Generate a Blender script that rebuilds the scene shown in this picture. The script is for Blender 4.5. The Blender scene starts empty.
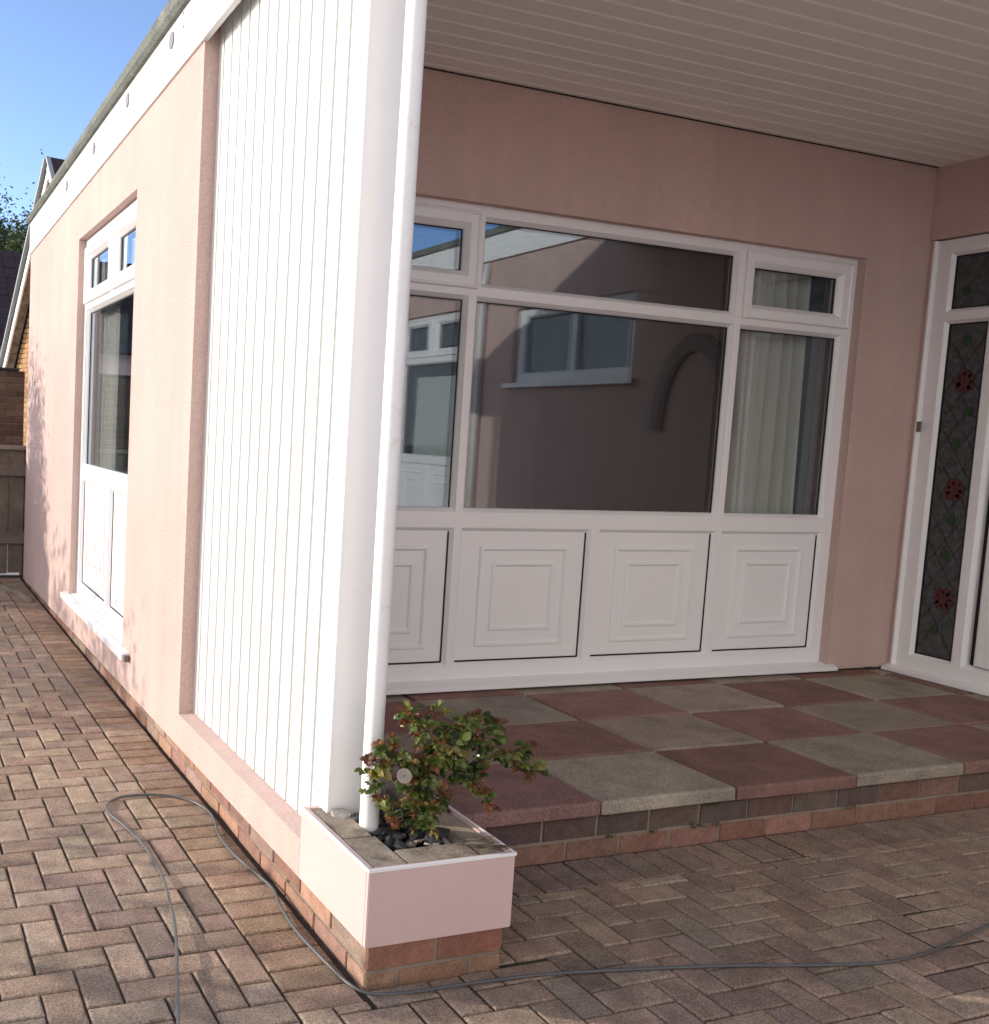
import bpy, bmesh, math, random
from mathutils import Vector, Matrix, noise
random.seed(7)
C = bpy.context.scene.collection
SC = bpy.context.scene
PI = math.pi

# ------------------------------------------------------------------ materials
def mat(name):
    m = bpy.data.materials.new(name); m.use_nodes = True
    nt = m.node_tree; nt.nodes.clear()
    out = nt.nodes.new('ShaderNodeOutputMaterial')
    return m, nt, out
def N(nt, t, **kw):
    n = nt.nodes.new(t)
    for k, v in kw.items(): setattr(n, k, v)
    return n
def noise_tex(nt, scale, detail=4, rough=.6, co=None):
    n = N(nt, 'ShaderNodeTexNoise'); n.inputs['Scale'].default_value = scale
    n.inputs['Detail'].default_value = detail; n.inputs['Roughness'].default_value = rough
    if co is not None: nt.links.new(co, n.inputs['Vector'])
    return n
def ramp(nt, fac, stops):
    r = N(nt, 'ShaderNodeValToRGB'); e = r.color_ramp.elements
    while len(e) < len(stops): e.new(.5)
    for el, (p, c) in zip(e, stops):
        el.position = p; el.color = (*c, 1)
    nt.links.new(fac, r.inputs['Fac']); return r.outputs['Color']
def mix(nt, a, b, fac, mode='MIX'):
    n = N(nt, 'ShaderNodeMix', data_type='RGBA', blend_type=mode)
    for s, v in ((6, a), (7, b)):
        if hasattr(v, 'is_output'): nt.links.new(v, n.inputs[s])
        else: n.inputs[s].default_value = (*v, 1)
    if hasattr(fac, 'is_output'): nt.links.new(fac, n.inputs[0])
    else: n.inputs[0].default_value = fac
    return n.outputs[2]
def math_n(nt, op, a, b=None, clamp=False):
    n = N(nt, 'ShaderNodeMath', operation=op); n.use_clamp = clamp
    for i, v in ((0, a), (1, b)):
        if v is None: continue
        if hasattr(v, 'is_output'): nt.links.new(v, n.inputs[i])
        else: n.inputs[i].default_value = v
    return n.outputs[0]
def obj_co(nt):
    return N(nt, 'ShaderNodeTexCoord').outputs['Object']
def scaled(nt, co, s):
    n = N(nt, 'ShaderNodeMapping'); n.inputs['Scale'].default_value = s
    nt.links.new(co, n.inputs['Vector']); return n.outputs[0]
def surf(name, col, rough=.5, spec=.5, var=.06, vscale=3., bump=0., bscale=60., bdist=.002, dirt=None, dscale=2., dlo=.55, dhi=.75, fine=0., fscale=300, streak=0.):
    """a painted / mineral surface: base colour with soft variation, optional stain colour, fine grain and bump"""
    m, nt, out = mat(name); co = obj_co(nt)
    p = N(nt, 'ShaderNodeBsdfPrincipled')
    n1 = noise_tex(nt, vscale, 5, .6, co)
    lo = tuple(c*(1-var) for c in col); hi = tuple(min(1, c*(1+var)) for c in col)
    c = ramp(nt, n1.outputs['Fac'], [(.3, lo), (.7, hi)])
    if fine:
        n3 = noise_tex(nt, fscale, 2, .7, co)
        f = ramp(nt, n3.outputs['Fac'], [(.35, (1-fine,)*3), (.65, (1+fine,)*3)])
        c = mix(nt, c, f, 1., 'MULTIPLY')
    if streak:
        ns = noise_tex(nt, 1., 5, .6, scaled(nt, co, (7, 7, .55)))
        c = mix(nt, c, ramp(nt, ns.outputs['Fac'], [(.36, (1-streak,)*3), (.6, (1.02,)*3)]), 1., 'MULTIPLY')
    if dirt:
        n2 = noise_tex(nt, dscale, 8, .65, co)
        f = ramp(nt, n2.outputs['Fac'], [(dlo, (0,)*3), (dhi, (1,)*3)])
        c = mix(nt, c, dirt, f)
    nt.links.new(c, p.inputs['Base Color'])
    p.inputs['Roughness'].default_value = rough
    p.inputs['Specular IOR Level'].default_value = spec
    if bump:
        nb = noise_tex(nt, bscale, 6, .65, co)
        b = N(nt, 'ShaderNodeBump'); b.inputs['Strength'].default_value = bump; b.inputs['Distance'].default_value = bdist
        nt.links.new(nb.outputs['Fac'], b.inputs['Height']); nt.links.new(b.outputs[0], p.inputs['Normal'])
    nt.links.new(p.outputs[0], out.inputs['Surface'])
    return m
def attr_mat(name, rough=.85, spec=.3, fine=.25, fscale=140, mott=.2, mscale=18, bump=.5, bscale=220, bdist=.002, stain=None, sscale=3, slo=.55, shi=.72, specks=None):
    """colour taken from the per-block attribute 'tone' (each brick, paver or leaf has its own colour)"""
    m, nt, out = mat(name); co = obj_co(nt)
    p = N(nt, 'ShaderNodeBsdfPrincipled')
    a = N(nt, 'ShaderNodeAttribute', attribute_name='tone').outputs['Color']
    if mott:
        f = ramp(nt, noise_tex(nt, mscale, 6, .65, co).outputs['Fac'], [(.3, (1-mott,)*3), (.7, (1+mott,)*3)])
        a = mix(nt, a, f, 1., 'MULTIPLY')
    if fine:
        f = ramp(nt, noise_tex(nt, fscale, 3, .7, co).outputs['Fac'], [(.33, (1-fine,)*3), (.67, (1+fine,)*3)])
        a = mix(nt, a, f, 1., 'MULTIPLY')
    if stain:
        f = ramp(nt, noise_tex(nt, sscale, 8, .68, co).outputs['Fac'], [(slo, (0,)*3), (shi, (1,)*3)])
        a = mix(nt, a, stain, math_n(nt, 'MULTIPLY', f, .75))
    if specks:
        v = N(nt, 'ShaderNodeTexVoronoi'); v.inputs['Scale'].default_value = 170; nt.links.new(co, v.inputs['Vector'])
        f = ramp(nt, v.outputs['Distance'], [(.10, (1,)*3), (.2, (0,)*3)])
        g = ramp(nt, noise_tex(nt, 45, 2, .5, co).outputs['Fac'], [(.56, (0,)*3), (.64, (1,)*3)])
        a = mix(nt, a, specks, math_n(nt, 'MULTIPLY', f, g))
    nt.links.new(a, p.inputs['Base Color'])
    p.inputs['Roughness'].default_value = rough; p.inputs['Specular IOR Level'].default_value = spec
    if bump:
        nb = noise_tex(nt, bscale, 5, .7, co)
        b = N(nt, 'ShaderNodeBump'); b.inputs['Strength'].default_value = bump; b.inputs['Distance'].default_value = bdist
        nt.links.new(nb.outputs['Fac'], b.inputs['Height']); nt.links.new(b.outputs[0], p.inputs['Normal'])
    nt.links.new(p.outputs[0], out.inputs['Surface'])
    return m
def leaf_mat(name, trans=.3, rough=.4):
    m, nt, out = mat(name)
    a = N(nt, 'ShaderNodeAttribute', attribute_name='tone').outputs['Color']
    p = N(nt, 'ShaderNodeBsdfPrincipled'); nt.links.new(a, p.inputs['Base Color'])
    p.inputs['Roughness'].default_value = rough; p.inputs['Specular IOR Level'].default_value = .5
    t = N(nt, 'ShaderNodeBsdfTranslucent')
    nt.links.new(mix(nt, a, (1.6, 1.7, .8), 1., 'MULTIPLY'), t.inputs['Color'])
    x = N(nt, 'ShaderNodeMixShader'); x.inputs[0].default_value = trans
    nt.links.new(p.outputs[0], x.inputs[1]); nt.links.new(t.outputs[0], x.inputs[2])
    nt.links.new(x.outputs[0], out.inputs['Surface']); return m
def glass_mat(name, base=.12, tint=(.88, .90, .90), gain=.8):
    """double glazing: clear body, sharp Fresnel reflection with a slightly reflective coating"""
    m, nt, out = mat(name)
    fr = N(nt, 'ShaderNodeLayerWeight'); fr.inputs['Blend'].default_value = .5
    f = math_n(nt, 'ADD', math_n(nt, 'MULTIPLY', math_n(nt, 'POWER', fr.outputs['Facing'], 4.), gain), base, True)
    t = N(nt, 'ShaderNodeBsdfTransparent'); t.inputs['Color'].default_value = (*tint, 1)
    g = N(nt, 'ShaderNodeBsdfGlossy'); g.inputs['Roughness'].default_value = 0.0
    g.inputs['Color'].default_value = (.80, .90, 1, 1)
    x = N(nt, 'ShaderNodeMixShader'); nt.links.new(f, x.inputs[0])
    nt.links.new(t.outputs[0], x.inputs[1]); nt.links.new(g.outputs[0], x.inputs[2])
    nt.links.new(x.outputs[0], out.inputs['Surface']); return m

M = {}
M['pink'] = surf('pink_render', (.58, .422, .382), .9, .2, .07, 1.3, 1., 85, .007, fine=.10, fscale=150, dirt=(.52, .385, .34), dscale=1.4, dlo=.5, dhi=.85, streak=.045)
M['pink_smooth'] = surf('pink_paint_on_smooth_render', (.575, .425, .40), .7, .3, .05, 2.2, .5, 130, .0025, fine=.05, fscale=200, dirt=(.5, .36, .33), dscale=3, dlo=.6, dhi=.9)
M['upvc'] = surf('white_upvc', (.80, .795, .80), .28, .5, .015, 2.5, .04, 8, .001, dirt=(.68, .67, .65), dscale=4, dlo=.6, dhi=.95)
M['clad'] = surf('white_cladding', (.67, .67, .66), .32, .5, .015, 2., .03, 6, .001, dirt=(.72, .71, .67), dscale=3, dlo=.62, dhi=.95)
M['soffit'] = surf('white_soffit_boards', (.86, .84, .81), .45, .4, .02, 2., .03, 6, .001)
M['paintwhite'] = surf('old_white_paint', (.80, .79, .78), .45, .4, .03, 6., .5, 40, .002, dirt=(.62, .58, .53), dscale=14, dlo=.6, dhi=.72)
M['fascia'] = surf('white_fascia', (.82, .815, .80), .4, .4, .02, 3.)
M['felt'] = surf('mineral_roof_felt', (.20, .21, .19), .95, .1, .2, 6., 1., 200, .006, fine=.35, fscale=120, dirt=(.32, .33, .29), dscale=5)
M['dark'] = surf('black_gasket', (.012, .012, .012), .5, .3)
M['shadowgap'] = surf('dark_gap', (.05, .045, .04), .9, .1)
M['mortar'] = surf('mortar', (.24, .20, .16), .95, .1, .2, 20, .8, 150, .003, dirt=(.16, .13, .10), dscale=5)
M['joint'] = surf('sand_joint', (.075, .058, .046), 1., .05, .3, 30, .8, 200, .003, dirt=(.04, .05, .025), dscale=4)
M['brick'] = attr_mat('plinth_brick', .9, .2, .22, 160, .22, 22, .8, 170, .003, stain=(.10, .085, .07), sscale=7, slo=.56, shi=.75)
M['paver'] = attr_mat('block_paver', .92, .2, .42, 150, .26, 13, 1., 170, .007, stain=(.13, .10, .08), sscale=2.2, slo=.55, shi=.8, specks=(.5, .43, .36))
M['slab'] = attr_mat('concrete_slab', .92, .15, .34, 150, .2, 5, 1., 150, .004, stain=(.085, .072, .06), sscale=3.6, slo=.50, shi=.82, specks=(.34, .29, .25))
M['coping'] = surf('buff_coping', (.34, .28, .22), .95, .1, .22, 9, 1., 140, .004, fine=.25, dirt=(.15, .12, .095), dscale=11, dlo=.47, dhi=.66)
M['soil'] = surf('soil', (.035, .027, .02), 1., .05, .4, 40, 1., 90, .01)
M['hose'] = surf('grey_hose', (.085, .088, .09), .38, .5, .08, 20)
M['glass'] = glass_mat('window_glass')
M['glass2'] = glass_mat('side_window_glass', .09)
M['curtain'] = surf('cream_curtain', (.80, .77, .70), .9, .1, .05, 6)
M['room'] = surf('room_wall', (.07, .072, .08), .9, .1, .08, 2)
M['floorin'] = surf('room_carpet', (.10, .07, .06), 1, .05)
M['wood'] = surf('weathered_wood', (.15, .12, .10), .85, .2, .25, 7, .6, 60, .003, dirt=(.10, .08, .065), dscale=6)
M['bark'] = surf('bark', (.12, .09, .07), .95, .1, .3, 14, .8, 60, .01)
M['stem'] = surf('rose_stem', (.10, .075, .04), .6, .3, .3, 40, .5, 120, .002)
M['leaf'] = leaf_mat('rose_leaf', .38, .33)
M['treeleaf'] = leaf_mat('tree_leaf', .25, .6)
M['tile'] = surf('roof_tile', (.045, .032, .036), .9, .15, .3, 9, .5, 50, .004)
M['lead'] = surf('lead_came', (.03, .03, .03), .5, .5)
M['redglass'] = surf('red_glass', (.075, .012, .012), .3, .5)
M['greenglass'] = surf('green_glass', (.010, .050, .014), .3, .5)
M['pinkglass'] = surf('rose_pink_glass', (.075, .016, .02), .3, .5)
M['obscure'] = surf('obscure_glass', (.052, .058, .064), .12, .6, .5, 26, .6, 30, .004)
M['slate'] = attr_mat('slate_piece', .6, .4, .25, 120, .25, 20, .6, 90, .004)
M['litter'] = attr_mat('dry_litter', .9, .1, .2, 150, .2, 20, 0)
M['bronze'] = surf('bell_box', (.16, .13, .11), .4, .5)
M['gable'] = attr_mat('gable_brick', .9, .1, .15, 60, .2, 6, 0)
M['ground'] = surf('far_ground', (.52, .48, .44), 1, .05, .3, 3)

# ------------------------------------------------------------------ mesh helpers
class MB:
    """collects shapes (with a colour per shape) and links them as ONE mesh object"""
    def __init__(s): s.bm = bmesh.new(); s.col = s.bm.loops.layers.float_color.new('tone')
    def poly(s, pts, mi=0, tone=None):
        vs = [s.bm.verts.new(p) for p in pts]
        try: f = s.bm.faces.new(vs)
        except ValueError: return None
        f.material_index = mi
        if tone:
            for l in f.loops: l[s.col] = (*tone, 1)
        return f
    def box(s, a, b, mi=0, tone=None, bev=0., seg=1):
        x0, y0, z0 = a; x1, y1, z1 = b
        V = [s.bm.verts.new(p) for p in ((x0,y0,z0),(x1,y0,z0),(x1,y1,z0),(x0,y1,z0),(x0,y0,z1),(x1,y0,z1),(x1,y1,z1),(x0,y1,z1))]
        return s._hexa(V, mi, tone, bev, seg)
    def hexa(s, pts, mi=0, tone=None, bev=0., seg=1):
        return s._hexa([s.bm.verts.new(p) for p in pts], mi, tone, bev, seg)
    def _hexa(s, V, mi, tone, bev, seg):
        fs = [s.bm.faces.new([V[i] for i in q]) for q in ((0,3,2,1),(4,5,6,7),(0,1,5,4),(1,2,6,5),(2,3,7,6),(3,0,4,7))]
        for f in fs: f.material_index = mi
        if bev:
            es = list({e for f in fs for e in f.edges})
            r = bmesh.ops.bevel(s.bm, geom=es, offset=bev, segments=seg, affect='EDGES', clamp_overlap=True)
            fs = list({f for v in r['verts'] for f in v.link_faces} | {f for f in fs if f.is_valid})
            for f in fs: f.material_index = mi
        if tone:
            for f in fs:
                for l in f.loops: l[s.col] = (*tone, 1)
        return V
    def tube(s, pts, rad, n=8, mi=0, tone=None, cap=True):
        pts = [Vector(p) for p in pts]; rings = []
        rads = rad if isinstance(rad, (list, tuple)) else [rad]*len(pts)
        up = Vector((0, 0, 1)); ref = None
        for i, p in enumerate(pts):
            d = (pts[min(i+1, len(pts)-1)] - pts[max(i-1, 0)]).normalized()
            if ref is None:
                ref = d.cross(up)
                if ref.length < .1: ref = d.cross(Vector((1, 0, 0)))
            ref = (ref - d*ref.dot(d)).normalized(); b = d.cross(ref)
            rings.append([s.bm.verts.new(p + (ref*math.cos(2*PI*k/n) + b*math.sin(2*PI*k/n))*rads[i]) for k in range(n)])
        fs = []
        for a, b in zip(rings, rings[1:]):
            for k in range(n): fs.append(s.bm.faces.new((a[k], a[(k+1)%n], b[(k+1)%n], b[k])))
        if cap: fs += [s.bm.faces.new(rings[0][::-1]), s.bm.faces.new(rings[-1])]
        for f in fs:
            f.material_index = mi; f.smooth = True
            if tone:
                for l in f.loops: l[s.col] = (*tone, 1)
    def loft(s, loops, mi=0, close_last=True, tone=None, wrap=True):
        R = [[s.bm.verts.new(p) for p in lp] for lp in loops]; fs = []
        for a, b in zip(R, R[1:]):
            n = len(a)
            for k in range(n if wrap else n-1): fs.append(s.bm.faces.new((a[k], a[(k+1)%n], b[(k+1)%n], b[k])))
        if close_last: fs.append(s.bm.faces.new(R[-1]))
        for f in fs:
            f.material_index = mi
            if tone:
                for l in f.loops: l[s.col] = (*tone, 1)
    def build(s, name, mats, parent=None, normals=True, smooth=False):
        if normals: bmesh.ops.recalc_face_normals(s.bm, faces=s.bm.faces)
        me = bpy.data.meshes.new(name); s.bm.to_mesh(me); s.bm.free()
        for m in (mats if isinstance(mats, (list, tuple)) else [mats]): me.materials.append(m)
        if smooth:
            for p in me.polygons: p.use_smooth = True
        o = bpy.data.objects.new(name, me); C.objects.link(o)
        if parent is not None:
            o.parent = parent
            w = Vector(parent.location); q = parent.parent
            while q is not None: w += Vector(q.location); q = q.parent
            o.location = -w
        return o
def tag(o, label=None, cat=None, group=None, kind=None):
    for k, v in (('label', label), ('category', cat), ('group', group), ('kind', kind)):
        if v: o[k] = v
    return o
def thing(name, loc, label, cat, group=None):
    o = bpy.data.objects.new(name, None); o.location = loc; C.objects.link(o)
    o.empty_display_size = .1
    return tag(o, label, cat, group)
def jit(c, v=.1, h=.03):
    k = 1 + random.uniform(-v, v)
    return tuple(max(.004, x*k*(1+random.uniform(-h, h))) for x in c)

# ------------------------------------------------------------------ setting: ground and paving
g = MB(); g.poly([(-150, -150, -.02), (150, -150, -.02), (150, 150, -.02), (-150, 150, -.02)])
tag(g.build('ground', M['ground']), kind='structure')
PV = [(.385, .285, .212), (.36, .255, .19), (.325, .235, .178), (.40, .30, .225), (.35, .27, .21), (.305, .222, .175), (.385, .28, .21)]
def paver(mb, x0, x1, y0, y1, tones=PV, gap=.0036, z=0, ch=.006):
    if x1-x0 < .02 or y1-y0 < .02: return
    t = jit(random.choice(tones), .13, .03)
    x0 += gap*random.uniform(.6, 1.3); x1 -= gap*random.uniform(.6, 1.3); y0 += gap*random.uniform(.6, 1.3); y1 -= gap*random.uniform(.6, 1.3)
    a = random.uniform(-.006, .006); cx, cy = (x0+x1)/2, (y0+y1)/2
    zz = z + random.uniform(-.0018, .0018); sx, sy = random.uniform(-.008, .008), random.uniform(-.008, .008)
    def P(x, y, d):
        dx, dy = x-cx, y-cy
        return (cx+dx-a*dy, cy+dy+a*dx, zz-d+sx*dx+sy*dy)
    c1 = min(ch, (x1-x0)/4, (y1-y0)/4)
    L = []
    for ins, d in ((0, .016), (0, .0045), (c1*.45, .0012), (c1, 0)):
        L.append([P(x0+ins, y0+ins, d), P(x1-ins, y0+ins, d), P(x1-ins, y1-ins, d), P(x0+ins, y1-ins, d)])
    mb.loft(L, 0, True, t)
pv = MB()
PT = .0965; X0, Y0 = -.194-PT, .030      # cell (0,0) of the herringbone
F1X, F1Y, F2X, F2Y = -.194, -.030, .419, .372
for i in range(-34, 50):
    for j in range(-46, 74):
        k = (i-j) % 4
        if k not in (0, 3): continue
        x0 = X0+i*PT; y0 = Y0+j*PT
        x1 = x0+PT*(2 if k == 0 else 1); y1 = y0+PT*(1 if k == 0 else 2)
        if x1 > 4.29: x1 = 4.29
        if y1 > 7.06: y1 = 7.06
        if x0 < -3.2 or y0 < -4.3: continue
        def cut(r, f):
            x0, x1, y0, y1 = r; a_, b_, c_, d_ = f
            if x1 <= a_+.001 or x0 >= b_-.001 or y1 <= c_+.001 or y0 >= d_-.001: return r
            opts = [(x0, min(x1, a_), y0, y1), (max(x0, b_), x1, y0, y1), (x0, x1, y0, min(y1, c_)), (x0, x1, max(y0, d_), y1)]
            return max(opts, key=lambda q: max(0, q[1]-q[0])*max(0, q[3]-q[2]))
        x0, x1, y0, y1 = cut((x0, x1, y0, y1), (F1X, .012, F1Y, 99))
        if x1-x0 < .015 or y1-y0 < .015: continue
        x0, x1, y0, y1 = cut((x0, x1, y0, y1), (.012, F2X, .014, 99))
        if x1-x0 < .015 or y1-y0 < .015: continue
        x0, x1, y0, y1 = cut((x0, x1, y0, y1), (F2X, 99, F2Y, 99))
        if x1-x0 < .015 or y1-y0 < .015: continue
        paver(pv, x0, x1, y0, y1)
y = 1.2658-1.3
BT = [(.37, .255, .175), (.35, .235, .16), (.32, .215, .15), (.36, .26, .19)]
while y < 7.0:
    paver(pv, F1X, -.004, y, y+.1, BT, .004); y += .1
x = .42
RT = [(.29, .215, .17), (.31, .225, .175), (.27, .20, .16), (.30, .225, .18)]
while x < 4.25:
    paver(pv, x, min(x+.1, 4.29), F2Y, .566, RT, .004, -.002); x += .1
o = pv.build('paving', M['paver']); tag(o, kind='structure')
jb = MB()      # jointing sand, fuller in some places than in others
def sz(a, b): return -.0085+.0065*noise.noise(Vector((a*1.7, b*1.7, .4)))+.002*noise.noise(Vector((a*9, b*9, 2)))
nx_, ny_ = 94, 142
G_ = [[jb.bm.verts.new((-3.22+i*.08, -4.3+j*.0802, sz(i*.08, j*.08))) for j in range(ny_+1)] for i in range(nx_+1)]
for i in range(nx_):
    for j in range(ny_): jb.bm.faces.new((G_[i][j], G_[i+1][j], G_[i+1][j+1], G_[i][j+1]))
tag(jb.build('paving_sand', M['joint']), kind='structure')
# pale rounded kerb that ends the paving by the fence
kb = MB(); kb.tube([(-2.6, 6.62, .005), (-.62, 6.6, .005), (-.36, 6.56, .005), (-.2, 6.44, .004), (-.12, 6.2, .002), (-.075, 5.8, .0)], .03, 8)
tag(kb.build('kerb', M['mortar']), kind='structure')

# ------------------------------------------------------------------ bungalow
H = thing('bungalow', (0, 0, 0), 'pink rendered bungalow with white windows, white boarded screen wall and flat porch roof', 'house')
XR, YW, ZS = 4.305, 1.986, 3.0385
YE = 6.87
def zb(y): return .117-.0137*y       # lower edge of the pink render, falling towards the back
def fb(y): return 2.905-.0225*(y-1.75)
def ft(y): return 3.140-.0130*(y-2.0)
def rb(y): return 3.120-.0150*(y-2.0)
def rt(y): return 3.212-.0245*(y-2.2)
def yprism(mb, x0, x1, y0, y1, lo, hi, mi=0, bev=0):
    mb.hexa([(x0,y0,lo(y0)),(x1,y0,lo(y0)),(x1,y1,lo(y1)),(x0,y1,lo(y1)),(x0,y0,hi(y0)),(x1,y0,hi(y0)),(x1,y1,hi(y1)),(x0,y1,hi(y1))], mi, None, bev)
k = lambda v: (lambda y: v)
w = MB()
LYN, LYF, LZB, LZT = 2.89, 4.514, .279, 2.558
yprism(w, 0, .25, 1.79, LYN, zb, k(3.06)); yprism(w, 0, .25, LYF, YE, zb, k(3.06))
yprism(w, 0, .25, LYN, LYF, zb, k(LZB)); yprism(w, 0, .25, LYN, LYF, k(LZT), k(3.06))
w.build('side_wall', M['pink'], H)
w = MB(); w.hexa([(0,.452,zb(.45)),(.082,.452,zb(.45)),(.082,1.79,zb(1.79)),(0,1.79,zb(1.79)),(0,.452,.226),(.082,.452,.238),(.082,1.79,.238),(0,1.79,.226)])
w.build('cladding_kerb', M['pink'], H)
# front wall of the porch with its window opening
FX0, FX1, FZ0, FZ1 = .60, 3.831, .213, 2.496
w = MB()
for a, b in (((.2,YW,.18),(FX0,YW+.25,ZS)), ((FX1,YW,.215),(XR,YW+.25,ZS)), ((FX0,YW,FZ1),(FX1,YW+.25,ZS)), ((FX0,YW+.06,.1),(FX1,YW+.25,FZ0+.034))): w.box(a, b)
w.build('porch_back_wall', M['pink'], H)
w = MB()                                 # torn dark gap under the render at the corner
for q in range(14):
    a = 3.885+q*.03; w.box((a, YW-.004, .2), (a+.034, YW+.1, .2135+random.uniform(-.003, .004)))
w.build('wall_foot', M['shadowgap'], H)
# right hand wall (door wall, running on towards the road)
DY1, DZT = 1.965, 2.64; DY0 = .90
W2 = (-4.22, -2.84, .28, 2.72); W3 = (-1.90, -.26, 1.95, 2.63)
w = MB(); TX = XR+.22
w.box((XR, DY1, .2), (TX, YW, ZS)); w.box((XR-.012, DY0, DZT), (TX, YW, ZS))
w.box((XR, W3[1], .0), (TX, DY0, 3.15)); w.box((XR, W3[0], 0), (TX, W3[1], W3[2])); w.box((XR, W3[0], W3[3]), (TX, W3[1], 3.15))
w.box((XR, W2[1], 0), (TX, W3[0], 3.15)); w.box((XR, W2[0], 0), (TX, W2[1], W2[2])); w.box((XR, W2[0], W2[3]), (TX, W2[1], 3.15))
w.box((XR, -7.5, 0), (TX, W2[0], 3.15)); w.box((XR, DY0, 0), (TX, DY1, .2))
w.build('door_wall', M['pink'], H)
# closing walls and rooms
w = MB(); w.box((.25, YE-.25, -.02), (8.2, YE, 3.06)); w.box((8.0, -7.5, -.02), (8.2, YE-.25, 3.06)); w.box((TX, -7.5, -.02), (8.0, -7.3, 3.06))
w.build('rear_wall', M['pink'], H)
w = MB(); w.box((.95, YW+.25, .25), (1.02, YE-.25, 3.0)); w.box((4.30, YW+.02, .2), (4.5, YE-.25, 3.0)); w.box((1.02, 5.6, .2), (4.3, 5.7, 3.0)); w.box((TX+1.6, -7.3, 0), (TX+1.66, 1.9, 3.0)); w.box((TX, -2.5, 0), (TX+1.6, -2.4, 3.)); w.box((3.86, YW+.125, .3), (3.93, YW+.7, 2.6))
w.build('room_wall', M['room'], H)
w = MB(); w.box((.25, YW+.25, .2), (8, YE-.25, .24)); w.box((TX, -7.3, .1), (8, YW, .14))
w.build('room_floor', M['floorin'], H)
# roof, felt edge, fascia
YP = -.34
w = MB(); w.box((.02, YP+.03, ZS+.022), (8.2, YE-.02, 3.10)); w.box((4.30, -7.5, 3.15), (8.2, YP+.03, 3.36)); w.build('roof', M['felt'], H)
w = MB()
for n in range(26):
    a = YP-.03+n*(YE+.06-YP)/26; b = a+(YE+.06-YP)/26
    w.loft([[(.05, q, rb(q)), (-.030, q, rb(q)), (-.046, q, rb(q)+.018), (-.047, q, rt(q)-.022), (-.030, q, rt(q)), (.02, q, rt(q)+.006), (.3, q, rt(q)-.02)] for q in (a, b)], 0, False, None, False)
w.poly([(.05,YE+.03,rb(YE)),(-.03,YE+.03,rb(YE)),(-.046,YE+.03,rb(YE)+.018),(-.047,YE+.03,rt(YE)-.022),(-.03,YE+.03,rt(YE)),(.3,YE+.03,rt(YE)-.02)])
w.box((-.04, YP-.045, 3.12), (4.3, YP+.03, 3.245), bev=.01); w.box((4.25, -7.5, 3.36), (4.5, YP-.05, 3.43), bev=.01)
w.build('roof_edge', M['felt'], H)
w = MB(); yprism(w, -.012, .014, YP, YE, fb, ft, 0, .002)
w.box((.0135, YP-.012, ZS-.02), (4.3, YP+.01, 3.16), 0, None, .002); w.box((4.275, -7.4, 3.13), (4.304, YP-.06, 3.37))
f = w.build('fascia', M['fascia'], H)
w = MB(); yprism(w, -.024, .02, YP, YE, lambda q: ft(q)-.012, lambda q: rb(q)+.02)
w.build('drip_batten', M['shadowgap'], H)
for (vy, vz) in ((2.26, 3.052), (3.12, 3.036), (4.02, 3.006), (4.98, 2.982)):
    w = MB(); c = []
    for r, d in ((.036, .0), (.036, .005), (.029, .006), (.027, .001), (.0, .0)):
        c.append([(-.012-d, vy+max(r, .002)*math.cos(2*PI*q/18), vz+max(r, .002)*math.sin(2*PI*q/18)) for q in range(18)])
    w.loft(c[:3]); w.loft(c[2:4], 1); w.loft([[(x_-.002*0, y_, z_) for x_, y_, z_ in c[3]]], 1)
    w.build('vent', [surf('vent_ring', (.17, .165, .16), .5), M['bronze']], f)
for (vy, vz) in ((2.078, 3.102), (2.075, 3.048), (3.95, 3.06), (3.955, 3.0), (5.9, 3.0), (5.9, 2.95)):
    w = MB(); w.loft([[(-.012-d, vy+r*math.cos(2*PI*q/10), vz+r*math.sin(2*PI*q/10)) for q in range(10)] for r, d in ((.006, 0), (.004, .003))])
    w.build('screw_cap', M['bronze'], f)
# white boarded screen wall (cladding)
def boards(a, b, pitch, off, groove=.009, depth=.007, lo=.22, hi=.22):
    """profile of tongue and groove boards: list of (position, depth)"""
    pr = [(a, 0)]; p = off
    while p < b-.004:
        if p > a+.01: pr += [(p-groove/2, 0), (p-groove*lo, depth), (p+groove*hi, depth), (p+groove/2, 0)]
        p += pitch
    return pr+[(b, 0)]
CX = .060; YC = .401
w = MB(); pr = boards(YC+.028, 1.79, .1, .426, .016, .018, .48, .48)
w.loft([[(CX+d, p, z) for p, d in pr] for z in (.236, 3.03)], 0, False, None, False)
w.hexa([(CX+.03,YC,.2),(.218,YC,.2),(.218,YW,.2),(CX+.03,YW,.2),(CX+.03,YC,3.035),(.218,YC,3.035),(.218,YW,3.035),(CX+.03,YW,3.035)])
clad = w.build('cladding', M['clad'], H)
w = MB(); w.box((CX-.005, YC-.006, .2), (.22, YC-.001, 3.034), 0, None, .002); w.box((CX-.005, YC-.004, .2), (CX-.001, YC+.027, 3.034), 0, None, .001)
w.build('end_trim', M['upvc'], H)
# porch ceiling boards
w = MB(); pr = boards(YP+.01, YW, .11, YP+.075, .020, .011, .45, -.40)
w.loft([[(x, p, ZS+d) for p, d in pr] for x in (.19, XR)], 0, False, None, False)
w.box((.2, YW-.012, ZS-.004), (XR, YW+.0, ZS-.001), 1)
w.build('porch_ceiling', [M['soffit'], M['shadowgap']], H)
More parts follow.
